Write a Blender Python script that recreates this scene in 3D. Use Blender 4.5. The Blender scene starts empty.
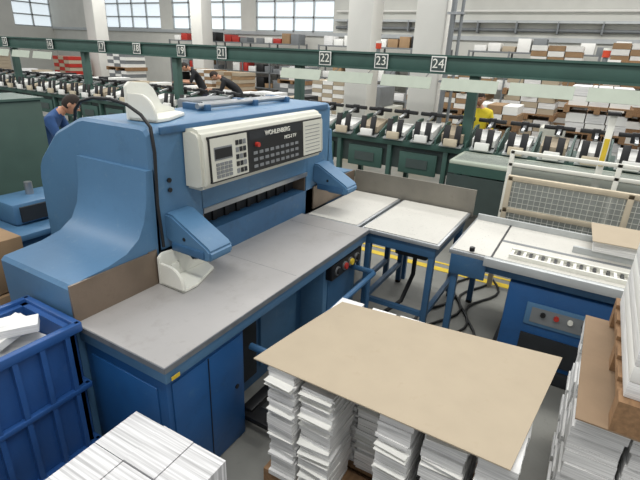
import bpy, bmesh, math, random
from mathutils import Vector, Matrix
random.seed(7)
V=Vector
scene=bpy.context.scene
col=scene.collection
# ------------------------------------------------------------ materials
def srgb(c):
    return tuple(((x/255)/12.92 if x/255<=.04045 else ((x/255+.055)/1.055)**2.4) for x in c)+(1,)
def mat(name,c,rough=.5,metal=0,var=.08,scale=6,bump=0,bscale=80,stretch=(1,1,1),emit=0,spec=.5,scuff=None,grime=None,speck=None):
    m=bpy.data.materials.new(name); m.use_nodes=True; nt=m.node_tree; n=nt.nodes; l=nt.links
    b=n['Principled BSDF']; c=srgb(c)
    b.inputs['Roughness'].default_value=rough; b.inputs['Metallic'].default_value=metal
    b.inputs['Specular IOR Level'].default_value=spec
    tc=n.new('ShaderNodeTexCoord'); mp=n.new('ShaderNodeMapping'); mp.inputs['Scale'].default_value=stretch
    l.new(tc.outputs['Object'],mp.inputs[0])
    nz=n.new('ShaderNodeTexNoise'); nz.inputs['Scale'].default_value=scale; nz.inputs['Detail'].default_value=4
    l.new(mp.outputs[0],nz.inputs['Vector'])
    cr=n.new('ShaderNodeValToRGB'); cr.color_ramp.elements[0].position=.3; cr.color_ramp.elements[1].position=.7
    cr.color_ramp.elements[0].color=tuple(x*(1-var) for x in c[:3])+(1,)
    cr.color_ramp.elements[1].color=tuple(min(1,x*(1+var)) for x in c[:3])+(1,)
    l.new(nz.outputs['Fac'],cr.inputs[0]); out=cr.outputs[0]
    for cc,sc,lo,hi,amt in ((scuff,14,.58,.74,.6),(grime,5,.55,.8,.55),(speck,55,.60,.68,.8)):
        if not cc: continue
        n3=n.new('ShaderNodeTexNoise'); n3.inputs['Scale'].default_value=sc; n3.inputs['Detail'].default_value=8; n3.inputs['Roughness'].default_value=.7
        l.new(mp.outputs[0],n3.inputs['Vector'])
        r3=n.new('ShaderNodeValToRGB'); r3.color_ramp.elements[0].position=lo; r3.color_ramp.elements[1].position=hi
        r3.color_ramp.elements[0].color=(0,0,0,1); r3.color_ramp.elements[1].color=(amt,amt,amt,1)
        l.new(n3.outputs['Fac'],r3.inputs[0])
        mx=n.new('ShaderNodeMix'); mx.data_type='RGBA'; l.new(r3.outputs[0],mx.inputs['Factor']); l.new(out,mx.inputs['A'])
        mx.inputs['B'].default_value=srgb(cc); out=mx.outputs['Result']
    l.new(out,b.inputs['Base Color'])
    if bump:
        n2=n.new('ShaderNodeTexNoise'); n2.inputs['Scale'].default_value=bscale; l.new(mp.outputs[0],n2.inputs['Vector'])
        bp=n.new('ShaderNodeBump'); bp.inputs['Strength'].default_value=bump; bp.inputs['Distance'].default_value=.01
        l.new(n2.outputs['Fac'],bp.inputs['Height']); l.new(bp.outputs[0],b.inputs['Normal'])
    if emit:
        b.inputs['Emission Color'].default_value=c; b.inputs['Emission Strength'].default_value=emit
    return m
BLUE=mat('painted_blue_metal',(78,118,152),.45,0,.09,2.5,.05,60,scuff=(104,136,158),grime=(56,86,110))
BLUE_D=mat('deep_blue_metal',(32,84,138),.42,0,.12,3,scuff=(60,102,140),grime=(26,58,92))
BLUE_T=mat('blue_table_frame',(54,94,130),.45,0,.1,4,scuff=(88,114,132),grime=(42,64,84))
BLUE_P=mat('blue_plastic',(40,84,144),.45,0,.1,5,scuff=(62,98,152))
TABLE=mat('grey_steel_table',(166,164,162),.42,.1,.05,3,.04,200,scuff=(144,140,136),grime=(130,124,116))
TEDGE=mat('bright_steel_edge',(176,180,182),.35,.5,.05)
TEDGED=mat('worn_table_edge',(118,122,126),.45,.3,.15,12)
AIR=mat('air_table_top',(202,200,192),.4,0,.05,3,scuff=(182,180,172),speck=(128,128,124))
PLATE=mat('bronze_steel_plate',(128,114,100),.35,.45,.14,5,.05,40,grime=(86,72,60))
PLATEG=mat('worn_grey_plate',(134,130,120),.45,.3,.10,4,scuff=(112,104,94))
BEIGE=mat('beige_panel_plastic',(202,202,190),.5,0,.03,scuff=(184,184,172))
BLACK=mat('black_plastic',(22,23,25),.45,0,.1)
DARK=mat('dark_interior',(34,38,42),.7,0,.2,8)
STEEL=mat('brushed_steel',(165,168,170),.3,.7,.08,10)
WHITE=mat('white_plastic',(226,226,216),.45,0,.03,scuff=(204,202,190))
RED=mat('red_plastic',(176,50,40),.4,0,.05)
YEL=mat('yellow_paint',(216,186,52),.6,0,.12,9)
FLOOR=mat('concrete_floor',(130,130,124),.55,0,.14,2.2,.08,40,scuff=(104,104,100))
CARD=mat('greyboard_sheet',(176,163,142),.9,0,.03,7,.05,250,scuff=(168,154,132),spec=.2)
CARDT=mat('greyboard_dark',(140,118,94),.85,0,.06,9,.05,250)
CARD2=mat('cardboard_brown',(156,128,96),.85,0,.08,6)
WOOD=mat('pallet_wood',(142,110,78),.8,0,.22,8,.2,60,(1,6,6))
PAPZ=mat('paper_edge_layers',(220,220,218),.85,0,.22,1,0,80,(4,4,200))
PAPX=mat('paper_spine_layers',(208,208,208),.85,0,.34,1,0,80,(95,1.5,1.5))
PAPER=mat('white_paper',(232,232,227),.8,0,.03)
GREEN=mat('dark_green_paint',(54,84,76),.5,0,.1,4)
GREEN_L=mat('pale_green_surface',(178,187,172),.5,0,.05)
WALL=mat('plaster_wall',(210,210,202),.8,0,.04,2)
COLM=mat('column_paint',(224,223,216),.7,0,.03,2)
CABG=mat('dark_cabinet_paint',(62,74,72),.5,0,.08)
CABGR=mat('green_cabinet_paint',(66,88,78),.5,0,.08)
GREY=mat('grey_paint',(120,124,126),.6,0,.08)
ALU=mat('aluminium_profile',(184,188,188),.35,.3,.05)
FRAMET=mat('tan_frame_wood',(196,184,160),.6,0,.08,8)
SKYP=mat('window_daylight',(222,232,238),.2,0,.02,2,emit=.75)
SKIN=mat('skin',(196,146,118),.6,0,.05)
HAIR=mat('dark_hair',(40,30,24),.8,0,.2,40)
SHB=mat('blue_shirt_cloth',(44,78,126),.85,0,.12,12)
SHK=mat('black_shirt_cloth',(26,27,31),.85,0,.15,12)
HIV=mat('hi_vis_cloth',(222,200,48),.8,0,.08,12)
JEAN=mat('dark_trouser_cloth',(38,44,62),.85,0,.15,12)
SHOE=mat('shoe_leather',(24,22,20),.6,0,.1)
EYE=mat('eye_dark',(30,24,20),.3,0,.05)
LIP=mat('lip',(160,90,82),.6,0,.05)
ORANGE=mat('orange_beacon',(206,74,44),.3,0,.05)
def meshmat():
    m=mat('safety_mesh_panel',(158,162,156),.5,0,.05); nt=m.node_tree; n=nt.nodes; l=nt.links
    b=n['Principled BSDF']; o=[x for x in n if x.type=='OUTPUT_MATERIAL'][0]
    t=n.new('ShaderNodeBsdfTransparent'); mx=n.new('ShaderNodeMixShader'); mx.inputs[0].default_value=.55
    l.new(t.outputs[0],mx.inputs[1]); l.new(b.outputs[0],mx.inputs[2]); l.new(mx.outputs[0],o.inputs[0]); return m
MESH=meshmat()
# ------------------------------------------------------------ mesh building
def empty(name,loc=(0,0,0),rz=0):
    o=bpy.data.objects.new(name,None); o.empty_display_size=.2; o.location=loc; o.rotation_euler=(0,0,rz); col.objects.link(o); return o
class Mb:
    def __init__(s,name,parent=None,loc=(0,0,0),rz=0):
        s.name=name; s.parent=parent; s.v=[]; s.f=[]; s.m=[]; s.mats=[]; s.loc=loc; s.rz=rz
    def mi(s,m):
        if m not in s.mats: s.mats.append(m)
        return s.mats.index(m)
    def add(s,vs,fs,m,mx=None):
        k=len(s.v); i=s.mi(m)
        for p in vs:
            p=V(p); s.v.append(tuple(mx@p if mx else p))
        for f in fs: s.f.append(tuple(k+j for j in f)); s.m.append(i)
    def addbm(s,bm,m,mx=None):
        bm.verts.index_update()
        s.add([v.co.copy() for v in bm.verts],[[v.index for v in f.verts] for f in bm.faces],m,mx); bm.free()
    def box(s,x0,x1,y0,y1,z0,z1,m,bev=0,rz=0,rx=0,ry=0,seg=2):
        c=V(((x0+x1)/2,(y0+y1)/2,(z0+z1)/2)); h=V(((x1-x0)/2,(y1-y0)/2,(z1-z0)/2))
        mx=Matrix.Translation(c)@Matrix.Rotation(rz,4,'Z')@Matrix.Rotation(ry,4,'Y')@Matrix.Rotation(rx,4,'X')
        vs=[(a*h.x,b*h.y,d*h.z) for a in(-1,1) for b in(-1,1) for d in(-1,1)]
        fs=[(0,1,3,2),(4,6,7,5),(0,4,5,1),(2,3,7,6),(0,2,6,4),(1,5,7,3)]
        if not bev: s.add(vs,fs,m,mx); return
        bm=bmesh.new(); bv=[bm.verts.new(p) for p in vs]
        for f in fs: bm.faces.new([bv[i] for i in f])
        bmesh.ops.bevel(bm,geom=bm.edges[:],offset=bev,segments=seg,affect='EDGES',profile=.5)
        s.addbm(bm,m,mx)
    def prism(s,pts,ax,a,b,m,bev=0,mx=None):
        def P(p,t):
            return (t,p[0],p[1]) if ax=='x' else ((p[0],t,p[1]) if ax=='y' else (p[0],p[1],t))
        n=len(pts); vs=[P(p,a) for p in pts]+[P(p,b) for p in pts]
        fs=[tuple(range(n)),tuple(range(2*n-1,n-1,-1))]+[(i,(i+1)%n,n+(i+1)%n,n+i) for i in range(n)]
        if not bev: s.add(vs,fs,m,mx); return
        bm=bmesh.new(); bv=[bm.verts.new(p) for p in vs]
        for f in fs: bm.faces.new([bv[i] for i in f])
        bmesh.ops.recalc_face_normals(bm,faces=bm.faces[:])
        bmesh.ops.bevel(bm,geom=[e for e in bm.edges if e.calc_face_angle(0)>.5],offset=bev,segments=2,affect='EDGES')
        s.addbm(bm,m,mx)
    def loft(s,secs,m,caps=True):
        n=len(secs[0]); vs=[p for q in secs for p in q]; fs=[]
        for k in range(len(secs)-1):
            for i in range(n): fs.append((k*n+i,k*n+(i+1)%n,(k+1)*n+(i+1)%n,(k+1)*n+i))
        if caps: fs.append(tuple(range(n))); fs.append(tuple(range((len(secs)-1)*n,len(secs)*n))[::-1])
        s.add(vs,fs,m)
    def tube(s,path,r,m,seg=10):
        path=[V(p) for p in path]; rs=r if isinstance(r,(list,tuple)) else [r]*len(path)
        secs=[]; up=None
        for i,p in enumerate(path):
            t=(path[min(i+1,len(path)-1)]-path[max(i-1,0)]).normalized()
            if up is None: up=t.orthogonal().normalized()
            up=(up-t*up.dot(t)); up=up.normalized() if up.length>1e-6 else t.orthogonal().normalized()
            b=t.cross(up)
            secs.append([p+(up*math.cos(2*math.pi*j/seg)+b*math.sin(2*math.pi*j/seg))*rs[i] for j in range(seg)])
        s.loft(secs,m)
    def cyl(s,p0,p1,r,m,seg=16,r1=None): s.tube([p0,p1],[r,r1 if r1 is not None else r],m,seg)
    def ell(s,c,r,m,seg=14,rings=9,mx=None):
        vs=[];fs=[]
        for i in range(rings+1):
            th=math.pi*i/rings
            for j in range(seg):
                ph=2*math.pi*j/seg
                vs.append((c[0]+r[0]*math.sin(th)*math.cos(ph),c[1]+r[1]*math.sin(th)*math.sin(ph),c[2]+r[2]*math.cos(th)))
        for i in range(rings):
            for j in range(seg): fs.append((i*seg+j,(i+1)*seg+j,(i+1)*seg+(j+1)%seg,i*seg+(j+1)%seg))
        s.add(vs,fs,m,mx)
    def text(s,t,size,mx,m,ext=.002):
        cu=bpy.data.curves.new('t','FONT'); cu.body=t; cu.size=size; cu.extrude=ext; cu.align_x='CENTER'; cu.align_y='CENTER'
        o=bpy.data.objects.new('t',cu); col.objects.link(o)
        bpy.context.view_layer.update()
        me=bpy.data.meshes.new_from_object(o.evaluated_get(bpy.context.evaluated_depsgraph_get()))
        s.add([v.co.copy() for v in me.vertices],[tuple(p.vertices) for p in me.polygons],m,mx)
        bpy.data.objects.remove(o); bpy.data.meshes.remove(me); bpy.data.curves.remove(cu)
    def done(s,angle=35):
        me=bpy.data.meshes.new(s.name); me.from_pydata(s.v,[],s.f)
        for m in s.mats: me.materials.append(m)
        me.polygons.foreach_set('material_index',s.m); me.update()
        bm=bmesh.new(); bm.from_mesh(me); bmesh.ops.recalc_face_normals(bm,faces=bm.faces[:]); bm.to_mesh(me); bm.free()
        me.polygons.foreach_set('use_smooth',[True]*len(me.polygons)); me.set_sharp_from_angle(angle=math.radians(angle))
        o=bpy.data.objects.new(s.name,me); col.objects.link(o); o.location=s.loc; o.rotation_euler=(0,0,s.rz)
        if s.parent: o.parent=s.parent
        return o
TX_W=lambda p: Matrix(((0,0,-1,p[0]),(-1,0,0,p[1]),(0,1,0,p[2]),(0,0,0,1)))   # facing -X
TX_S=lambda p: Matrix(((1,0,0,p[0]),(0,0,-1,p[1]),(0,1,0,p[2]),(0,0,0,1)))    # facing -Y
# ------------------------------------------------------------ camera
yaw,pitch,roll=.5198,.3897,.0445
f=V((math.cos(yaw)*math.cos(pitch),math.sin(yaw)*math.cos(pitch),-math.sin(pitch)))
r=V((math.sin(yaw),-math.cos(yaw),0)); u=r.cross(f)
r2=r*math.cos(roll)+u*math.sin(roll); u2=-r*math.sin(roll)+u*math.cos(roll)
cd=bpy.data.cameras.new('camera'); cam=bpy.data.objects.new('camera',cd); col.objects.link(cam)
cd.sensor_width=36; cd.lens=458.4/640*36; cd.clip_start=.05; cd.clip_end=200
mw=Matrix((r2,u2,-f)).transposed().to_4x4(); mw.translation=V((-1.134,-1.4356,2.2617)); cam.matrix_world=mw
scene.camera=cam
# ------------------------------------------------------------ room
b=Mb('floor'); b.box(-5,17,-7,27,-.1,0,FLOOR); b.done()
b=Mb('wall_back'); XB=16
b.box(XB,XB+.3,-7,27,0,2.95,WALL); b.box(XB,XB+.3,-7,27,4.6,5.5,WALL)
for a,c in [(-7,8.2),(12,12.8),(17,17.8),(22,27)]: b.box(XB,XB+.3,a,c,2.95,4.6,WALL)
b.done()
wn=0
for a,c in [(8.2,12),(12.8,17),(17.8,22)]:
    wn+=1; b=Mb('window_%d'%wn)
    b.box(XB+.12,XB+.14,a,c,2.95,4.6,SKYP)
    nn=max(2,int((c-a)/.9))
    for k in range(nn+1):
        y=a+(c-a)*k/nn; b.box(XB+.05,XB+.12,y-.035,y+.035,2.95,4.6,ALU)
    for z in (2.98,3.5,4.1,4.55): b.box(XB+.05,XB+.12,a,c,z-.035,z+.035,ALU)
    b.done()
b=Mb('wall_left'); b.box(-5,XB,26.7,27,0,2.9,WALL); b.box(-5,XB,26.7,27,4.6,5.5,WALL)
for x in (-5,3,8,13): b.box(x,x+.9,26.7,27,2.9,4.6,WALL)
b.done()
for a,c in [(-4.1,3),(3.9,8),(8.9,13),(13.9,16)]:
    wn+=1; b=Mb('window_%d'%wn); b.box(a,c,26.84,26.86,2.9,4.6,SKYP)
    nn=max(2,int((c-a)/.9))
    for k in range(nn+1):
        x=a+(c-a)*k/nn; b.box(x-.035,x+.035,26.75,26.84,2.9,4.6,ALU)
    for z in (2.93,3.5,4.1,4.55): b.box(a,c,26.75,26.84,z-.035,z+.035,ALU)
    b.done()
b=Mb('trim_1'); b.box(XB-.08,XB,-7,26.7,2.82,2.95,ALU); b.box(XB-.12,XB,-7,26.7,.0,.12,GREY); b.done()
b=Mb('wall_cable_tray')
b.box(XB-.3,XB-.05,-6,8,3.35,3.42,ALU); b.cyl((XB-.12,-6,3.15),(XB-.12,8,3.15),.05,GREY); b.cyl((XB-.12,-6,3.7),(XB-.12,8,3.7),.04,COLM)
for k in range(12): b.box(XB-.3,XB,-5.8+k*1.2,-5.75+k*1.2,3.05,3.4,GREY)
b.done()
for (x,y,w) in [(8.3,3.25,.56),(8.3,1.75,.6),(13.5,13.0,.6),(12,17.5,.6)]:
    b=Mb('column'); b.box(x,x+w,y-w/2,y+w/2,0,5.5,COLM,.03); b.box(x-.02,x+w+.02,y-w/2-.02,y+w/2+.02,0,.5,YEL); b.done()
b=Mb('wall_pipe'); b.cyl((8.25,1.3,0),(8.25,1.3,5.5),.05,GREY); b.cyl((8.3,1.15,0),(8.3,1.15,5.5),.03,GREY)
for z in (.6,1.8,3,4.2): b.box(8.2,8.34,1.1,1.4,z,z+.04,STEEL)
b.done()
b=Mb('floor_marking_line'); b.box(3.66,3.76,-3.5,3.2,0,.004,YEL); b.box(3.86,3.90,-3.5,3.2,0,.004,YEL); b.done()
# ------------------------------------------------------------ guillotine
G=empty('paper_guillotine')
def housing(nm,mir):
    b=Mb(nm,G)
    X=(lambda x:3.22-x) if mir else (lambda x:x)
    flare=[(0,0),(0,1.09),(.02,1.11),(.24,1.13),(.36,1.16),(.45,1.22),(.50,1.31),(.53,1.44),(.545,1.6),(.60,1.6),(.60,0)]
    def vsec(y): return [V((X(p[0]),y,p[1])) for p in flare]
    b.loft([vsec(.67),vsec(1.30)],BLUE)
    prof=[(.67,0),(.67,1.80),(.69,1.828),(.72,1.835),(1.24,1.835),(1.29,1.825),(1.52,1.725),(1.56,1.70),(1.74,1.52),(1.765,1.47),(1.775,1.40),(1.775,0)]
    n=len(prof)
    def xl(z): return .535+.045*max(0,min(1,(z-1.2)/.6))
    A=[V((X(xl(p[1])+.018),p[0],p[1])) for p in prof]
    # slightly inset rim to soften the edge
    cy,cz=1.2,1.2
    def inset(p,d): 
        q=V((p[0]-cy,p[1]-cz)); q=q-q.normalized()*d; return (q.x+cy,q.y+cz)
    B=[V((X(xl(p[1])),)+inset(p,.02)) for p in prof]
    C=[V((X(.97),p[0],p[1])) for p in prof]
    b.loft([B,A,C],BLUE)
    return b.done(28)
housing('left_housing',False); housing('right_housing',True)
b=Mb('lintel',G)
b.prism([(.67,1.27),(.67,1.80),(.69,1.828),(.72,1.835),(1.24,1.835),(1.29,1.825),(1.52,1.725),(1.56,1.70),(1.70,1.56),(1.70,1.27)],'x',.965,2.255,BLUE)
b.box(.66,2.56,.655,.67,1.79,1.832,BLUE_T,.004)
b.done(28)
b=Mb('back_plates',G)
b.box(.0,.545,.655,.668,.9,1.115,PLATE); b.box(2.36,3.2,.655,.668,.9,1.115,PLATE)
b.box(2.235,2.25,.68,1.5,.9,1.27,PLATE); b.box(.972,.985,.68,1.5,.9,1.27,PLATE)  # right inner plate's bronze colour stands in for a brownish reflection in the opening
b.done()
b=Mb('clamp_and_knife',G)
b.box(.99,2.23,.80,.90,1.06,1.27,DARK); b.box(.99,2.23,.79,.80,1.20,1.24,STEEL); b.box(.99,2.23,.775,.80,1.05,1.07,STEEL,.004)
b.box(.97,2.25,.66,.675,1.235,1.27,STEEL)
b.box(.97,2.25,1.5,1.55,.9,1.27,DARK)  # dark sheet stands in for the shade at the back of the opening
for k in range(9): b.box(1.05+k*.13,1.09+k*.13,.785,.80,1.09,1.18,BLACK)
b.done()
b=Mb('front_table',G)
b.box(0,2.195,0,.672,.872,.9,TABLE,.003)
b.box(.9,2.32,.67,1.5,.872,.899,TABLE)
b.box(-.004,2.197,-.006,0,.868,.898,TEDGED); b.box(-.006,0,0,.655,.868,.898,TEDGED)
b.box(.01,2.18,.01,.66,.79,.87,BLUE,.006)
b.box(.03,.08,-.008,-.005,.81,.83,YEL)
for k in (1.12,1.98): b.box(k,k+.003,.02,.66,.9,.9004,GREY)
b.done()
b=Mb('left_cabinet',G)
b.box(0.03,.6,.04,.66,0,.79,BLUE_D,.008)
b.box(.06,.57,.03,.04,.05,.75,BLUE_D,.004)
b.box(.02,.03,.1,.6,.1,.72,BLUE_D,.004)
b.cyl((.52,.025,.42),(.52,.03,.42),.015,BLACK); b.box(.30,.305,.026,.03,.05,.75,BLACK)
b.done()
b=Mb('pedestal',G)
b.box(.6,1.6,.28,.66,0,.79,BLUE_T,.008); b.box(1.6,2.15,.08,.66,0,.79,BLUE,.01)
b.box(.66,1.0,.26,.285,.1,.7,DARK,.005); b.box(1.05,1.5,.26,.285,.12,.72,BLUE,.006)
b.box(.6,2.62,.67,1.75,0,1.1,BLUE_T)
b.box(1.66,2.1,.07,.085,.06,.62,BLUE_T,.004)
b.box(1.62,2.12,.02,.08,.64,.77,BLACK,.01)
for i,(x,m) in enumerate([(1.7,BLACK),(1.82,RED),(1.92,YEL),(2.03,BLACK)]):
    b.cyl((x,.02,.705),(x,-.005,.705),.026,m); b.cyl((x,.02,.705),(x,.01,.705),.036,STEEL)
b.done()
b=Mb('foot_guard_bar',G)
b.tube([(.68,.05,.60),(.68,-.13,.60),(.70,-.15,.60),(2.02,-.15,.60),(2.04,-.13,.60),(2.04,.08,.60)],.022,BLUE_T)
b.cyl((.68,-.1,.60),(.68,-.1,.12),.016,STEEL); b.cyl((2.04,-.1,.60),(2.04,-.1,.1),.02,BLUE_T)
b.box(.6,.72,-.14,.08,.09,.13,BLACK,.01); b.box(.64,2.05,.02,.1,.1,.15,BLACK,.01)
b.box(.64,.72,-.19,-.11,.56,.64,DARK,.01)
b.done()
for nm,x0 in (('light_barrier_arm_left',.65),('light_barrier_arm_right',2.37)):
    b=Mb(nm,G)
    b.prism([(.68,1.16),(.68,1.325),(.62,1.322),(.34,1.175),(.315,1.15),(.315,1.10),(.34,1.085),(.5,1.085)],'x',x0,x0+.2,BLUE,.012)
    b.box(x0-.012,x0+.02,.36,.62,1.10,1.15,BLUE_T,.006)
    b.cyl((x0-.002,.52,1.19),(x0+.003,.52,1.19),.012,BLACK)
    b.box(x0+.198,x0+.203,.38,.6,1.10,1.14,BLACK)
    b.done()
b=Mb('control_panel',G)
x0,x1=.83,2.25
prof=[(.68,1.44),(.68,1.80),(.60,1.815),(.545,1.80),(.52,1.76),(.505,1.50),(.52,1.455),(.56,1.44)]
b.prism(prof,'x',x0,x1,BEIGE,.02)
def onp(z): return .505+(z-1.50)*.058-.004
def sx(x): return .83+(x-.72)*(1.42/1.58)
def plate(a,c,z0,z1,m,t=.006):
    a=sx(a); c=sx(c)
    ya=onp(z0);yb=onp(z1)
    b.add([(a,ya-t,z0),(c,ya-t,z0),(c,yb-t,z1),(a,yb-t,z1),(a,ya+.01,z0),(c,ya+.01,z0),(c,yb+.01,z1),(a,yb+.01,z1)],[(0,1,2,3),(4,7,6,5),(0,4,5,1),(1,5,6,2),(2,6,7,3),(3,7,4,0)],m)
plate(.78,2.24,1.485,1.765,BLACK); plate(.79,1.17,1.495,1.755,BEIGE,.009); plate(1.93,2.23,1.495,1.755,BEIGE,.009)
plate(.82,1.0,1.62,1.70,GREY,.012); plate(.825,.995,1.63,1.69,BLACK,.014)
plate(1.2,1.9,1.70,1.755,DARK,.008)
for i in range(4):
    for j in range(4): plate(.83+i*.042,.862+i*.042,1.51+j*.025,1.528+j*.025,GREY,.014)
for i in range(3):
    for j in range(5): plate(1.04+i*.04,1.07+i*.04,1.51+j*.045,1.54+j*.045,[GREY,BLACK,DARK][(i+j)%3],.013)
for i in range(9):
    for j in range(3): plate(1.24+i*.07,1.285+i*.07,1.51+j*.045,1.53+j*.045,GREY,.010)
for j in range(8): plate(1.96,2.2,1.52+j*.028,1.524+j*.028,GREY,.011)
b.text('WOHLENBERG',.045,TX_S((sx(1.55),onp(1.73)-.014,1.727)),WHITE)
b.text('MCS-2 TV',.036,TX_S((sx(1.72),onp(1.66)-.014,1.672)),WHITE)
b.cyl((sx(1.28),onp(1.66)-.005,1.665),(sx(1.28),onp(1.66)-.03,1.665),.016,RED)
b.done()
b=Mb('housing_fittings',G)
for x,z in ((.72,1.62),(.72,1.56)): b.cyl((x-.02,.665,z-.1),(x-.02,.655,z-.1),.014,BLACK)
b.cyl((1.3,1.0,1.87),(2.4,1.0,1.87),.02,STEEL); b.cyl((1.5,1.15,1.86),(2.5,1.15,1.86),.016,STEEL)
for x in (1.35,1.9,2.35): b.box(x,x+.05,.96,1.2,1.83,1.88,BLUE_T,.006)
b.box(1.5,1.95,1.25,1.42,1.77,1.88,GREY,.02)
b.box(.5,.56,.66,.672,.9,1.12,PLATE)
b.done()
b=Mb('control_cable',G)
pts=[(.60,.645,1.13),(.585,.645,1.4),(.60,.645,1.7),(.60,.66,1.84),(.595,.72,1.90),(.59,.82,1.945),(.585,.95,1.965),(.58,1.10,1.96),(.59,1.24,1.93),(.61,1.34,1.87),(.63,1.40,1.77)]
b.tube(pts,.010,BLACK)
b.done()
# jogging blocks
def jogger(name,loc,rz,s=1):
    b=Mb(name,None,loc,rz)
    def rr(w,h,rad):
        pts=[(0,0),(w,0)]
        for k in range(7):
            a=math.pi/2*k/6; pts.append((w-rad+rad*math.cos(a),h-rad+rad*math.sin(a)))
        pts.append((0,h)); return pts
    b.prism([(0,0),(.34*s,0),(.34*s,.03*s),(.24*s,.06*s),(.19*s,.14*s),(.15*s,.17*s),(.03*s,.18*s),(0,.16*s)],'y',0,.022,WHITE,.004)
    b.prism(rr(.17*s,.13*s,.1*s),'x',0,.02,WHITE,.004,Matrix.Scale(-1,4,(0,1,0)))
    b.prism([(0,0),(.34*s,0),(.31*s,-.09*s),(.1*s,-.17*s),(0,-.17*s)],'z',0,.02,WHITE,.004)
    b.box(.07*s,.13*s,-.012,0,.05,.11,WHITE,.01)
    return b.done()
jogger('jogging_block',(.54,.625,.902),-.02,1.12)
jogger('jogging_block',(.70,.96,1.838),.12,1.2)
# side air tables
def leg(b,x,y,z1,w=.05,m=BLUE_T):
    b.box(x-w/2,x+w/2,y-w/2,y+w/2,.02,z1,m,.004); b.cyl((x,y,0),(x,y,.03),.03,BLACK)
def airtable(name,x0,x1,y0,y1,top,legs=True):
    b=Mb(name)
    b.box(x0,x1,y0,y1,.86,.893,TEDGE,.004); b.box(x0+.02,x1-.02,y0+.02,y1-.02,.893,.9,top)
    b.box(x0+.03,x1-.03,y0+.03,y1-.03,.76,.86,BLUE_T,.005)
    if legs:
        for x in (x0+.06,x1-.06):
            for y in (y0+.06,y1-.06): leg(b,x,y,.8)
        b.box(x0+.06,x1-.06,y0+.04,y0+.08,.2,.24,BLUE_T); b.box(x0+.06,x1-.06,y1-.08,y1-.04,.2,.24,BLUE_T)
        b.box(x0+.04,x0+.08,y0+.06,y1-.06,.2,.24,BLUE_T)
        b.box(x0+.25,x0+.6,y0+.15,y0+.45,.62,.76,DARK,.02)
        b.tube([(x0+.4,y0+.3,.62),(x0+.4,y0+.3,.4),(x0+.3,y0+.35,.15),(x0+.15,y0+.48,.03),(x0+.03,y0+.5,.02)],.02,BLACK)
    return b
airtable('air_side_table',2.205,3.2,.11,.64,AIR).done()
airtable('air_side_table',2.205,3.2,-.60,.08,AIR).done()
b=airtable('roller_feed_table',2.205,3.2,-2.7,-.68,AIR,False)
for y in (-.74,-2.6):
    for x in (2.26,3.14): leg(b,x,y,.8)
b.box(2.16,2.21,-2.7,-.95,.84,.905,ALU,.004)
b.box(2.28,2.30,-2.7,-1.1,.9,.93,WHITE); b.box(2.42,2.44,-2.7,-1.1,.9,.93,WHITE)
for k in range(38): b.box(2.30,2.42,-2.68+k*.042,-2.66+k*.042,.9,.92,WHITE if k%2 else BLACK)
b.box(3.04,3.07,-2.7,-.7,.9,.95,ALU); b.box(2.70,2.73,-2.7,-1.5,.9,.95,ALU); b.box(2.205,3.2,-1.0,-.985,.9,.903,BLACK)
b.cyl((2.2,-.85,.92),(2.2,-.85,.95),.02,BLACK); b.box(2.6,2.64,-2.65,-1.0,.9,.902,GREY)
b.box(2.20,2.22,-.97,-.7,.70,.86,BLUE_T,.004)
b.done()
b=Mb('table_back_fence'); b.box(3.205,3.22,-.62,.65,.86,1.12,PLATEG)
for y in (-.5,.0,.55): b.box(3.22,3.26,y-.02,y+.02,0,1.08,BLUE_T)
b.done()
b=Mb('blower_control_cabinet')
b.box(2.24,2.95,-1.85,-1.15,.10,.74,BLUE_D,.012); b.box(2.3,2.9,-1.8,-1.2,.74,.755,DARK)
b.box(2.225,2.24,-1.78,-1.3,.44,.62,BLUE,.006); b.box(2.22,2.226,-1.74,-1.34,.47,.59,GREY)
for i,m in enumerate([BLACK,RED,WHITE,BLACK]): b.cyl((2.222,-1.42-.09*i,.55),(2.20,-1.42-.09*i,.55),.018,m)
b.box(2.225,2.24,-1.7,-1.3,.15,.36,DARK); b.box(2.2,2.99,-1.9,-1.1,.0,.10,DARK,.01)
for x in (2.3,2.9):
    for y in (-1.8,-1.2): b.cyl((x,y,.0),(x,y,.09),.03,BLACK)
b.done()
b=Mb('floor_cables')
for k in range(4):
    y=-.5-.12*k; pts=[]
    for t in range(16): pts.append((2.3+.1*t,y+.1*math.sin(t*.6+k*1.3),.014))
    b.tube(pts,.012,BLACK,8)
b.done()
b=Mb('paper_stack')
for k in range(4): b.box(2.68,3.12,-2.6+random.uniform(-.01,.01),-1.62+random.uniform(-.01,.01),.951+k*.022,.951+k*.022+.021,PAPZ)
b.box(2.66,3.14,-2.6,-1.60,1.04,1.046,CARD,0,.05); b.done()
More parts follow.
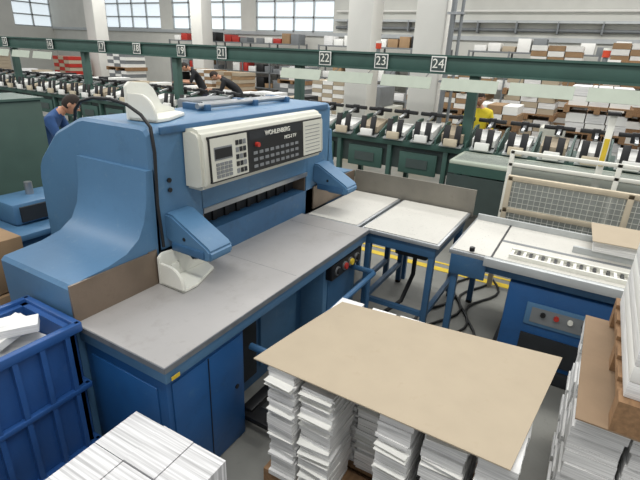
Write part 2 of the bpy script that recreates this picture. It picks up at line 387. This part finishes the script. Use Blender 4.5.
# ------------------------------------------------------------ pallets & paper
def pallet(name,cx,cy,w,l,rz,z=0):
    b=Mb(name,None,(cx,cy,z),rz)
    for x in (-w/2+.05,0,w/2-.05):
        b.box(x-.05,x+.05,-l/2,l/2,0,.022,WOOD)
        for y in (-l/2+.07,0,l/2-.07): b.box(x-.05,x+.05,y-.07,y+.07,.022,.1,WOOD)
    for y in (-l/2+.07,0,l/2-.07): b.box(-w/2,w/2,y-.07,y+.07,.1,.122,WOOD)
    n=6
    for k in range(n):
        x=-w/2+.05+k*(w-.1)/(n-1); b.box(x-.05,x+.05,-l/2,l/2,.122,.144,WOOD)
    return b.done()
pallet('wooden_pallet',.74,-.90,.8,1.2,0)
b=Mb('paper_bundle_stack',None,(.74,-.9,0),0)
nx,ny=3,6
for i in range(nx):
    for j in range(ny):
        if (i,j) in ((0,3),): continue
        w=.24; l=random.uniform(.145,.178)
        cx=-.275+i*.268+random.uniform(-.02,.02); cy=-.50+j*.196+random.uniform(-.012,.012)
        z=.146; top=.853 if (i or j!=4) else .80
        lean=random.uniform(-.012,.012)
        while z<top-.004:
            h=random.choice([.012,.018,.03,.045,.06]); h=min(h,top-z)
            if top-z-h<.012: h=top-z
            q=(z-.5)*2
            dx,dy=random.uniform(-.010,.010)+lean*q,random.uniform(-.006,.006)
            wv=w*random.uniform(.94,1.03)
            b.box(cx-wv/2+dx,cx+wv/2+dx,cy-l/2+dy,cy+l/2+dy,z,z+h-.0015,PAPZ,0,random.uniform(-.05,.05))
            if random.random()<.25:
                e=random.uniform(.01,.035); b.box(cx-wv/2+dx-e,cx,cy-l/2+dy,cy+l/2+dy,z+h-.003,z+h-.001,PAPER,0,random.uniform(-.1,.1))
            z+=h
b.done()
b=Mb('greyboard_sheet',None,(.75,-.91,0),0)
n=14; vs=[];fs=[]
cs=[V((-.43,.65)),V((.30,.55)),V((.455,-.65)),V((-.435,-.545))]
for k in range(2):
    for i in range(n+1):
        for j in range(n+1):
            s,t=i/n,j/n
            p=(cs[0]*(1-s)+cs[1]*s)*(1-t)+(cs[3]*(1-s)+cs[2]*s)*t
            z=max(.860+.005*math.sin(3*s+2*t),.856)+k*.006
            vs.append((p.x,p.y,z))
N=(n+1)**2
for i in range(n):
    for j in range(n):
        a=i*(n+1)+j; q=(a,a+1,a+n+2,a+n+1); fs.append(q); fs.append(tuple(N+x for x in q[::-1]))
bd=[i*(n+1) for i in range(n+1)]+[n*(n+1)+j for j in range(1,n+1)]+[i*(n+1)+n for i in range(n-1,-1,-1)]+[j for j in range(n-1,0,-1)]
for k in range(len(bd)): a,c=bd[k],bd[(k+1)%len(bd)]; fs.append((a,c,c+N,a+N))
b.add(vs,fs,CARD); b.done()
# front-left stack
pallet('wooden_pallet',-.56,-.2,.9,.56,.03)
b=Mb('paper_bundle_stack',None,(-.54,-.19,0),.02)
for lay in range(4):
    z0=.146+lay*.139
    for j in range(3):
        for i in range(4):
            y0=-.265+j*.178; x0=-.43+i*.217
            d=random.uniform(-.005,.005)
            b.box(x0+d,x0+.213+d,y0+d,y0+.174+d,z0,z0+.136+random.uniform(-.006,.001),PAPX)
b.done()
# right stack
pallet('wooden_pallet',1.25,-2.22,.9,1.1,.0)
b=Mb('paper_bundle_stack',None,(1.25,-2.22,0),0)
for i in range(4):
    for j in range(5):
        z=.146; cx=-.36+i*.23; cy=-.43+j*.225
        while z<.88:
            h=random.choice([.03,.05,.07]); h=min(h,.882-z)
            if .882-z-h<.02: h=.882-z
            d=random.uniform(-.01,.01); b.box(cx-.105+d,cx+.105+d,cy-.1+d,cy+.1+d,z,z+h-.002,PAPZ); z+=h
b.done()
b=Mb('greyboard_sheet'); b.box(.72,1.70,-2.82,-1.64,.886,.893,CARDT,0,.0); b.done()
pallet('wooden_pallet',1.22,-2.26,1.0,1.0,0,.894)
b=Mb('paper_ream_stack')
for k in range(6): b.box(.76,1.66,-2.74,-1.775,1.04+k*.075,1.04+k*.075+.073,PAPER if k%2 else PAPZ,.003)
b.box(.74,1.68,-2.76,-1.765,1.49,1.497,CARD); b.done()
# crate
b=Mb('blue_plastic_crate')
X0,X1,Y0,Y1=-1.15,-.05,.60,1.02
b.box(X0,X1,Y0,Y0+.03,.12,.93,BLUE_P); b.box(X0,X1,Y1-.03,Y1,.12,.93,BLUE_P)
b.box(X0,X0+.03,Y0,Y1,.12,.93,BLUE_P); b.box(X1-.03,X1,Y0,Y1,.12,.93,BLUE_P); b.box(X0,X1,Y0,Y1,.12,.16,BLUE_P)
for z in (.9,.55,.16):
    h=.05 if z>.8 else .03
    b.box(X0-.03,X1+.03,Y0-.035,Y0,z,z+h,BLUE_P,.006); b.box(X0-.03,X1+.03,Y1,Y1+.035,z,z+h,BLUE_P,.006)
    b.box(X1,X1+.035,Y0-.03,Y1+.03,z,z+h,BLUE_P,.006); b.box(X0-.035,X0,Y0-.03,Y1+.03,z,z+h,BLUE_P,.006)
for k in range(9):
    x=X0+.05+k*(X1-X0-.1)/8; b.box(x-.012,x+.012,Y0-.03,Y0,.14,.92,BLUE_P)
for k in range(4):
    y=Y0+.05+k*(Y1-Y0-.1)/3; b.box(X1,X1+.03,y-.012,y+.012,.14,.92,BLUE_P)
for x in (X0+.1,X1-.1):
    for y in (Y0+.1,Y1-.1): b.box(x-.08,x+.08,y-.08,y+.08,0,.13,BLUE_P,.01)
b.done()
b=Mb('waste_paper_pile')
b.box(X0+.04,X1-.04,Y0+.04,Y1-.04,.165,.82,PAPER)
for k in range(34):
    x=random.uniform(X0+.2,X1-.16); y=random.uniform(Y0+.13,Y1-.13); z=random.uniform(.81,.94)
    b.box(x-.11,x+.11,y-.06,y+.06,z,z+random.choice([.004,.02,.04]),random.choice([PAPER,PAPZ,PAPZ,CARD if k%5==0 else PAPER,RED if k%9==0 else PAPER]),0,random.uniform(-.6,.6),random.uniform(-.2,.2),random.uniform(-.2,.2))
b.done()
# ------------------------------------------------------------ left background
b=Mb('metal_cabinet'); b.box(-1.0,1.28,2.9,3.4,.06,1.76,CABGR,.01)
for x in (-.25,.5,): b.box(x,x+.006,2.894,2.9,.1,1.72,BLACK)
for x in (-.3,.45,1.2): b.box(x,x+.02,2.88,2.9,.9,1.05,STEEL)
b.box(-.95,1.24,2.95,3.35,0,.06,BLACK); b.box(-1.02,1.30,2.88,3.42,1.76,1.78,CABGR); b.done()
b=Mb('trim_press_machine'); b.box(.45,1.1,2.1,2.65,.0,.85,BLUE_T,.02); b.box(.4,1.15,2.05,2.7,.85,.9,BLUE,.01)
b.box(.55,1.0,2.25,2.6,.9,1.08,BLUE,.03); b.box(.6,.95,2.23,2.25,.93,1.05,DARK); b.cyl((.8,2.45,1.08),(.8,2.45,1.18),.03,STEEL); b.done()
b=Mb('carton_stack')
for k,(x,y,z) in enumerate([(-.2,1.6,0),(-.2,1.6,.36),(-.18,1.62,.72),(-.7,1.7,0),(-.7,1.7,.36),(-.7,1.68,.72)]):
    b.box(x,x+.46,y,y+.36,z,z+.35,CARD2,.005); b.box(x+.2,x+.26,y-.001,y+.361,z+.001,z+.3515,CARD)
b.done()
# ------------------------------------------------------------ collating machine
C=empty('collating_machine')
Ya,Yb=-4.2,15.5
b=Mb('overhead_beam',C)
b.box(5.9,6.1,Ya,Yb,2.03,2.29,GREEN,.01); b.box(5.86,5.9,Ya,Yb,2.03,2.06,GREEN); b.box(5.86,5.9,Ya,Yb,2.26,2.29,GREEN)
posts=[-2.9,.2,3.2,6.2,9.2,12.2,15.2]
for y in posts:
    b.box(5.93,6.07,y-.07,y+.07,0,2.03,GREEN,.01); b.box(5.85,6.15,y-.15,y+.15,0,.03,GREEN)
b.done()
b=Mb('number_signs',C)
seq=[(24,.72),(23,1.62),(22,2.62),(21,4.85),(19,5.9),(18,7.2),(17,8.35),(16,10.3),(15,12.3)]
for n_,y in seq:
    b.box(5.85,5.862,y-.11,y+.11,2.06,2.27,PAPER); b.box(5.845,5.852,y-.095,y+.095,2.075,2.255,CABG)
    b.text(str(n_),.18,TX_W((5.842,y,2.165)),WHITE)
b.done()
b=Mb('hanging_job_cards',C)
for k in range(21):
    y=Ya+.3+k*.93
    if 3.0<y<9.5: continue
    if min(abs(y-p) for p in posts)<.12: y+=.1
    b.box(5.70,5.71,y,y+.78,1.82,1.99,GREEN_L,0,0,0,.35); 
    b.tube([(5.9,y+.1,2.04),(5.74,y+.1,1.98)],.006,STEEL,6); b.tube([(5.9,y+.68,2.04),(5.74,y+.68,1.98)],.006,STEEL,6)
b.done()
b=Mb('frame_body',C)
b.box(5.85,6.9,Ya,Yb,.92,1.02,GREEN,.01); b.box(5.95,6.8,Ya,Yb,.55,.92,CABG); b.box(5.85,5.95,Ya,Yb,.30,.36,GREEN)
k=0; y=Ya
while y<Yb:
    b.box(5.86,5.96,y,y+.07,0,.92,GREEN,.005); b.box(6.75,6.85,y,y+.07,0,.92,GREEN)
    b.box(5.88,5.93,y+.16,y+.78,.5,.84,GREEN,.01)
    b.box(5.865,5.88,y+.3,y+.65,.6,.74,CABG)
    y+=.92
b.done()
b=Mb('feeder_stations',C)
y=Ya+.2; k=0
while y<Yb-.3:
    b.prism([(5.84,1.02),(6.55,1.02),(6.55,1.30),(6.35,1.30),(5.84,1.10)],'y',y,y+.025,GREEN)
    b.box(5.80,6.2,y+.06,y+.40,1.06,1.08,ALU,0,0,0,-.25)
    h=.03+.07*random.random()
    b.box(5.86,6.3,y+.07,y+.39,1.12,1.15+h,PAPER if k%3 else CARD,0,0,0,-.2)
    b.box(5.83,5.86,y+.10,y+.19,1.05,1.33,BLACK,.006,0,0,.2); b.box(5.83,5.86,y+.27,y+.36,1.05,1.33,BLACK,.006,0,0,.2)
    b.box(5.76,5.82,y+.13,y+.33,1.03,1.14,FRAMET if k%2 else PAPER,.01)
    b.cyl((6.3,y+.03,1.40),(6.3,y+.43,1.40),.03,BLACK,10)
    b.box(6.26,6.34,y+.18,y+.28,1.3,1.44,BLACK,.01)
    b.box(6.02,6.3,y+.2,y+.24,1.34,1.37,STEEL,0,0,0,-.2)
    y+=.46; k+=1
b.done()
b=Mb('delivery_table',C)
b.box(5.05,5.82,-4.2,.15,.94,.99,GREEN_L,.01); b.box(5.05,5.82,-4.2,.15,.82,.94,GREEN); 
for y in (-4.1,-3,-2,-1,.0):
    for x in (5.1,5.75): b.box(x-.03,x+.03,y-.03,y+.03,0,.82,GREEN)
for k in range(12): b.box(5.15+.05*k,5.16+.05*k,-4.15,.1,.99,.993,GREY)
b.box(5.03,5.06,-4.2,.15,.3,.8,CABG)
b.done()
b=Mb('beacon_lights',C)
for y in (1.75,-1.35):
    b.cyl((6,y,2.29),(6,y,2.34),.03,GREY); b.cyl((6,y,2.34),(6,y,2.42),.045,ORANGE); b.cyl((6,y,2.42),(6,y,2.45),.045,WHITE)
b.done()
b=Mb('gathering_line_conveyor')
b.box(9.2,9.9,5,18.5,.85,1.0,GREEN,.01)
for k in range(16): b.box(9.25,9.35,5+k*.88,5.1+k*.88,0,.85,GREEN)
for k in range(27): b.box(9.2,9.85,5.1+k*.5,5.4+k*.5,1.0,1.08+.1*random.random(),random.choice([PAPER,PAPZ,CARD,BLACK]),.005)
b.done()
# guard screens
b=Mb('safety_guard_screen')
for y in (-.84,-1.85,-2.9): b.box(3.58,3.63,y-.025,y+.025,0,1.22,FRAMET,.004)
for z in (.45,.88,1.2): b.box(3.58,3.63,-2.9,-.82,z-.025,z+.025,FRAMET,.004)
b.box(3.60,3.606,-2.88,-.86,.46,1.19,MESH)
for k in range(40): b.box(3.596,3.602,-2.88+k*.051,-2.876+k*.051,.46,1.19,WHITE)
for k in range(14): b.box(3.596,3.602,-2.88,-.86,.5+k*.051,.504+k*.051,WHITE)
b.done()
b=Mb('safety_guard_screen')
for y in (-.7,-1.75,-2.9): b.box(4.45,4.5,y-.025,y+.025,0,1.32,WHITE,.004)
for z in (.6,1.3,1.16): b.box(4.45,4.5,-2.9,-.68,z-.02,z+.02,WHITE,.004)
b.box(4.47,4.476,-2.88,-.72,.62,1.16,MESH)
b.done()
b=Mb('light_curtain_post'); b.box(4.9,4.97,-1.62,-1.55,0,1.75,WHITE,.005); b.box(4.885,4.9,-1.61,-1.56,1.2,1.5,YEL); b.box(4.82,5.0,-1.7,-1.47,0,.02,GREY)
b.box(4.85,4.95,-1.65,-1.52,1.75,1.79,BLACK,.01); b.done()
# ------------------------------------------------------------ far clutter
def goods(name,x,y,w,l,layers,m,m2=None):
    b=Mb(name); z=0
    for k in range(layers[0]):
        b.box(x,x+w,y,y+l,z+.1,z+.13,WOOD)
        for yy in (y,y+l/2-.05,y+l-.1): b.box(x,x+w,yy,yy+.1,z,z+.1,WOOD)
        h=layers[1]; nn=max(2,int(h/.12))
        for q in range(nn):
            d=random.uniform(-.02,.02)
            for s in range(3): b.box(x+.05,x+w-.05,y+.05+s*(l-.1)/3+d,y+.03+(s+1)*(l-.1)/3+d,z+.13+q*h/nn,z+.13+(q+1)*h/nn-.008,m if not m2 or (q+s+k)%2 else m2)
        z+=.13+h
    b.done()
goods('pallet_load',8.9,-3.4,1.0,1.2,(4,.36),PAPER,PAPER); goods('pallet_load',8.8,-1.95,1.0,1.1,(4,.34),PAPER,PAPZ)
goods('pallet_load',8.9,-.1,.9,1.0,(3,.34),PAPER,CARD2); goods('pallet_load',10.6,.9,1.0,1.2,(4,.36),PAPER,CARD2)
goods('pallet_load',10.6,-.6,1.0,1.2,(4,.38),PAPZ,CARD); goods('pallet_load',10.6,-2.3,1,1.1,(4,.46),PAPER,WOOD)
goods('pallet_load',10.6,-4.0,1,1.3,(4,.46),CARD2,PAPER); goods('pallet_load',12.6,-2.6,1,1.3,(5,.42),PAPER,CARD2); goods('pallet_load',12.6,-.8,1,1.3,(5,.40),CARD2,PAPER)
goods('pallet_load',12,2.3,1.0,1.2,(2,.55),CARD2,PAPER); goods('pallet_load',11.5,5.2,1.0,1.2,(2,.6),CARD,PAPER)
goods('pallet_load',13,7.5,1.0,1.2,(3,.45),PAPZ,GREY); goods('pallet_load',12.0,9.6,1.0,1.2,(2,.6),CARD,CARD2)
goods('pallet_load',12.3,11.2,1.0,1.2,(2,.6),CARD2,PAPER); goods('pallet_load',11.2,14.5,1.0,1.2,(3,.5),GREY,PAPER)
goods('pallet_load',10.8,17.5,1.0,1.2,(2,.7),RED,CARD); goods('pallet_load',9,20.5,1.2,1.2,(2,.7),CARD)
goods('pallet_load',7,21,1.2,1.6,(3,.55),BLUE_P,GREY); goods('pallet_load',4.5,22,1.2,1.6,(3,.5),BLUE_P)
def rack(x,y0,y1,mlist):
    b=Mb('storage_shelf')
    n=int((y1-y0)/1.2)
    for k in range(n+1):
        y=y0+(y1-y0)*k/n
        for xx in (x,x+.55): b.box(xx,xx+.05,y-.025,y+.025,0,2.5,GREY)
    for z in (.15,.75,1.35,1.95,2.45): b.box(x,x+.6,y0,y1,z,z+.04,GREY)
    y=y0+.05
    while y<y1-.4:
        for z in (.19,.79,1.39,1.99,2.49):
            if random.random()<.8:
                h=.15+.25*random.random(); b.box(x+.06,x+.54,y,y+.36,z,z+h,random.choice(mlist),.005)
        y+=.42
    b.done()
rack(14.6,-3.5,2.5,[PAPER,CARD,GREY,PAPZ,PAPER]); rack(14.6,3.2,8.0,[PAPER,CARD2,BLACK,GREY,PAPZ]); rack(14.8,9,16,[RED,CARD2,GREY,GREY,BLACK,PAPER])
b=Mb('steel_shed_unit'); b.box(7.8,8.5,-1.1,-.4,0,.9,CABG,.01); b.box(7.75,8.55,-1.15,-.35,.9,.94,ALU); b.box(7.9,8.4,-1.0,-.6,.94,1.2,BEIGE,.02); b.done()
b=Mb('packing_machine'); b.box(9.95,11.2,3.2,4.6,0,1.0,BEIGE,.02); b.box(10.05,11.0,3.4,4.4,1.0,1.5,GREY,.03); b.box(9.9,9.95,3.4,4.4,.3,.8,DARK); b.done()
# ------------------------------------------------------------ people
def worker(loc,rz,J,shirt,sleeves,hair=HAIR,sc=1.0):
    E=empty('worker',loc,rz); E.scale=(sc,)*3
    names=list(J.keys()); idx={n:i for i,n in enumerate(names)}
    edges=[('pel','sp'),('sp','ch'),('ch','nk'),('nk','hd')]
    for s in 'LR': edges+=[('ch','sh'+s),('sh'+s,'el'+s),('el'+s,'wr'+s),('pel','hp'+s),('hp'+s,'kn'+s),('kn'+s,'an'+s),('an'+s,'to'+s)]
    rad={'pel':(.155,.12),'sp':(.145,.11),'ch':(.165,.12),'nk':(.06,.06),'hd':(.052,.055)}
    for s in 'LR': rad.update({'sh'+s:(.072,.07),'el'+s:(.045,.045),'wr'+s:(.03,.028),'hp'+s:(.105,.1),'kn'+s:(.068,.068),'an'+s:(.045,.045),'to'+s:(.042,.03)})
    me=bpy.data.meshes.new('body'); me.from_pydata([J[n] for n in names],[(idx[a],idx[c]) for a,c in edges],[])
    o=bpy.data.objects.new('body',me); col.objects.link(o)
    sk=o.modifiers.new('s','SKIN'); sk.use_smooth_shade=True
    for i,n in enumerate(names):
        d=me.skin_vertices[0].data[i]; d.radius=rad[n]; d.use_root=(n=='pel')
    ss=o.modifiers.new('ss','SUBSURF'); ss.levels=2; ss.render_levels=2
    bpy.context.view_layer.update()
    m2=bpy.data.meshes.new_from_object(o.evaluated_get(bpy.context.evaluated_depsgraph_get()))
    o.modifiers.clear(); o.data=m2; bpy.data.meshes.remove(me)
    mats=[shirt,SKIN,JEAN,SHOE]; m2.materials.clear()
    for m in mats: m2.materials.append(m)
    def seg(e):
        a,c=e
        if c=='hd': return 1
        if c[:2]=='wr': return 0 if sleeves else 1
        if a[:2] in('hp','kn') or c[:2]=='hp' : return 2
        if c[:2]=='to': return 3
        return 0
    for p in m2.polygons:
        c=p.center; best=9;bi=0
        for e in edges:
            A=V(J[e[0]]);B=V(J[e[1]]); t=max(0,min(1,(c-A).dot(B-A)/(B-A).length_squared)); d=(A+(B-A)*t-c).length
            if d<best: best=d;bi=seg(e); 
        if bi==1 and (c-V(J['nk'])).length<.05: bi=0
        p.material_index=bi; p.use_smooth=True
    o.parent=E
    return E,V(J['hd'])
def build_worker(loc,rz,J,face,up,shirt,sleeves,sc=1.0):
    E,hd=worker(loc,rz,J,shirt,sleeves,HAIR,sc)
    F=V(face).normalized(); U=V(up); U=(U-F*U.dot(F)).normalized(); S=U.cross(F)
    M=Matrix((F,S,U)).transposed().to_4x4(); M.translation=hd+U*.085+F*.02
    b=Mb('head',E)
    seg,rings=20,14; vs=[];fs=[]
    def hp(th,ph,k=1):
        x=math.sin(th)*math.cos(ph); y=math.sin(th)*math.sin(ph); z=math.cos(th)
        jaw=1-.28*max(0,-z)**1.3
        X=.098*x*(1 if x<0 else .95)*(1-.08*max(0,-z)) ; Y=.076*y*jaw; Z=.118*z
        if x>.3 and z<0: X+=.012*max(0,-z)
        return (X*k,Y*k,Z*k)
    for i in range(rings+1):
        for j in range(seg): vs.append(hp(math.pi*i/rings,2*math.pi*j/seg))
    for i in range(rings):
        for j in range(seg): fs.append((i*seg+j,(i+1)*seg+j,(i+1)*seg+(j+1)%seg,i*seg+(j+1)%seg))
    b.add(vs,fs,SKIN,M)
    vh=[];fh=[]
    for i in range(rings+1):
        for j in range(seg): vh.append(hp(math.pi*i/rings,2*math.pi*j/seg,1.085))
    for fc in fs:
        c=sum((V(vs[i]) for i in fc),V())/4
        if c.z>.055 or (c.x<-.01 and c.z>-.055) or (c.x<.03 and c.z>.02): fh.append(fc)
    b.add(vh,fh,HAIR,M)
    b.add([(.088,-.012,.0),(.088,.012,.0),(.088,0,.03),(.118,0,-.008),(.09,-.016,-.022),(.09,.016,-.022)],[(0,3,2),(1,2,3),(0,4,3),(1,3,5),(4,5,3)],SKIN,M)
    for s in(-1,1):
        b.ell((.086,s*.03,.012),(.008,.012,.007),WHITE,8,6,M); b.ell((.092,s*.03,.012),(.004,.005,.005),EYE,8,6,M)
        b.ell((.088,s*.03,.030),(.006,.018,.004),HAIR,8,5,M); b.ell((-.005,s*.077,.0),(.02,.008,.03),SKIN,10,8,M)
    b.ell((.088,0,-.050),(.008,.024,.006),LIP,10,6,M)
    b.done(60)
    for s in 'LR':
        w=V(J['wr'+s]); e=V(J['el'+s]); d=(w-e).normalized(); sg=1 if s=='L' else -1
        side=d.cross(V((0,0,1))); side=side.normalized() if side.length>.1 else V((0,1,0))
        nrm=side.cross(d).normalized()
        b=Mb('hand_'+s,E)
        def L(a,c,h): return w+d*a+side*c*sg+nrm*h
        secs=[]
        for a,wd,th in((-.02,.024,.02),(.02,.032,.017),(.05,.041,.015),(.085,.042,.012)):
            secs.append([L(a,wd*math.cos(2*math.pi*k/10),th*math.sin(2*math.pi*k/10)) for k in range(10)])
        b.loft(secs,SKIN)
        for k,ln in enumerate((.068,.078,.073,.058)):
            c=-.03+.02*k
            b.tube([L(.075,c,0),L(.085+ln*.45,c*1.1,-.006),L(.085+ln*.78,c*1.12,-.024),L(.085+ln*.92,c*1.12,-.045)],[.0095,.009,.0085,.006],SKIN,8)
        b.tube([L(.02,-.028,-.004),L(.05,-.052,-.014),L(.078,-.060,-.028),L(.095,-.058,-.038)],[.013,.011,.0095,.007],SKIN,8)
        b.done(60)
    return E
def legs(dx=0): 
    d={}
    for s,q in(('L',1),('R',-1)):
        d.update({'hp'+s:(-.0,.10*q,.90),'kn'+s:(.03,.12*q,.49),'an'+s:(-.02+dx*q,.13*q,.075),'to'+s:(.13+dx*q,.15*q,.04)})
    return d
def bent(lean=.28,low=1.32,reach=.34,back=0):
    J={'pel':(-.03,0,.96),'sp':(lean*.4,0,.96+(low-.96)*.5+back),'ch':(lean,0,low),'nk':(lean+.11,0,low+.10),'hd':(lean+.18,0,low+.12)}
    for s,q in(('L',1),('R',-1)):
        J.update({'sh'+s:(lean+.03,.19*q,low+.02),'el'+s:(lean+.13,.24*q,low-.22),'wr'+s:(lean+reach,.19*q,low-.2)})
    J.update(legs(.05)); return J
stand={'pel':(0,0,.97),'sp':(.01,0,1.13),'ch':(0.03,0,1.34),'nk':(.05,0,1.49),'hd':(.075,0,1.56)}
for s,q in(('L',1),('R',-1)):
    stand.update({'sh'+s:(.02,.19*q,1.41),'el'+s:(.03,.25*q,1.14),'wr'+s:(.22,.20*q,1.04)})
stand.update(legs(.03))
rdir=math.atan2(-.87,.5)
build_worker((1.93,4.32,0),rdir+.25,bent(.2,1.38),(.8,0,-.6),(.6,0,.8),SHB,False)
build_worker((8.5,7.85,0),2.35,bent(.24,1.56,.42),(.5,0,-.85),(.85,0,.5),SHK,False,1.02)
build_worker((8.55,6.6,0),2.3,bent(.42,1.42,.36,.08),(.4,0,-.9),(.9,0,.4),SHK,True,1.02)
build_worker((7.3,.34,0),math.pi,stand,(1,0,-.25),(.25,0,1),HIV,False)
# ------------------------------------------------------------ light
w=bpy.data.worlds.new('world'); scene.world=w; w.use_nodes=True
bg=w.node_tree.nodes['Background']; bg.inputs[0].default_value=(.96,.97,1,1); bg.inputs[1].default_value=.52
def area(x,y,z,sx_,sy_,e,rot=(0,0,0),c=(1,.985,.95)):
    ld=bpy.data.lights.new('ceiling_light','AREA'); ld.shape='RECTANGLE'; ld.size=sx_; ld.size_y=sy_; ld.energy=e; ld.color=c
    o=bpy.data.objects.new('ceiling_light',ld); o.location=(x,y,z); o.rotation_euler=rot; col.objects.link(o)
for x in (-1,3.5,8,12.5):
    for y in (-1,6,14): area(x,y,5.2,.6,5,150)
scene.view_settings.view_transform='Standard'
scene.view_settings.exposure=0
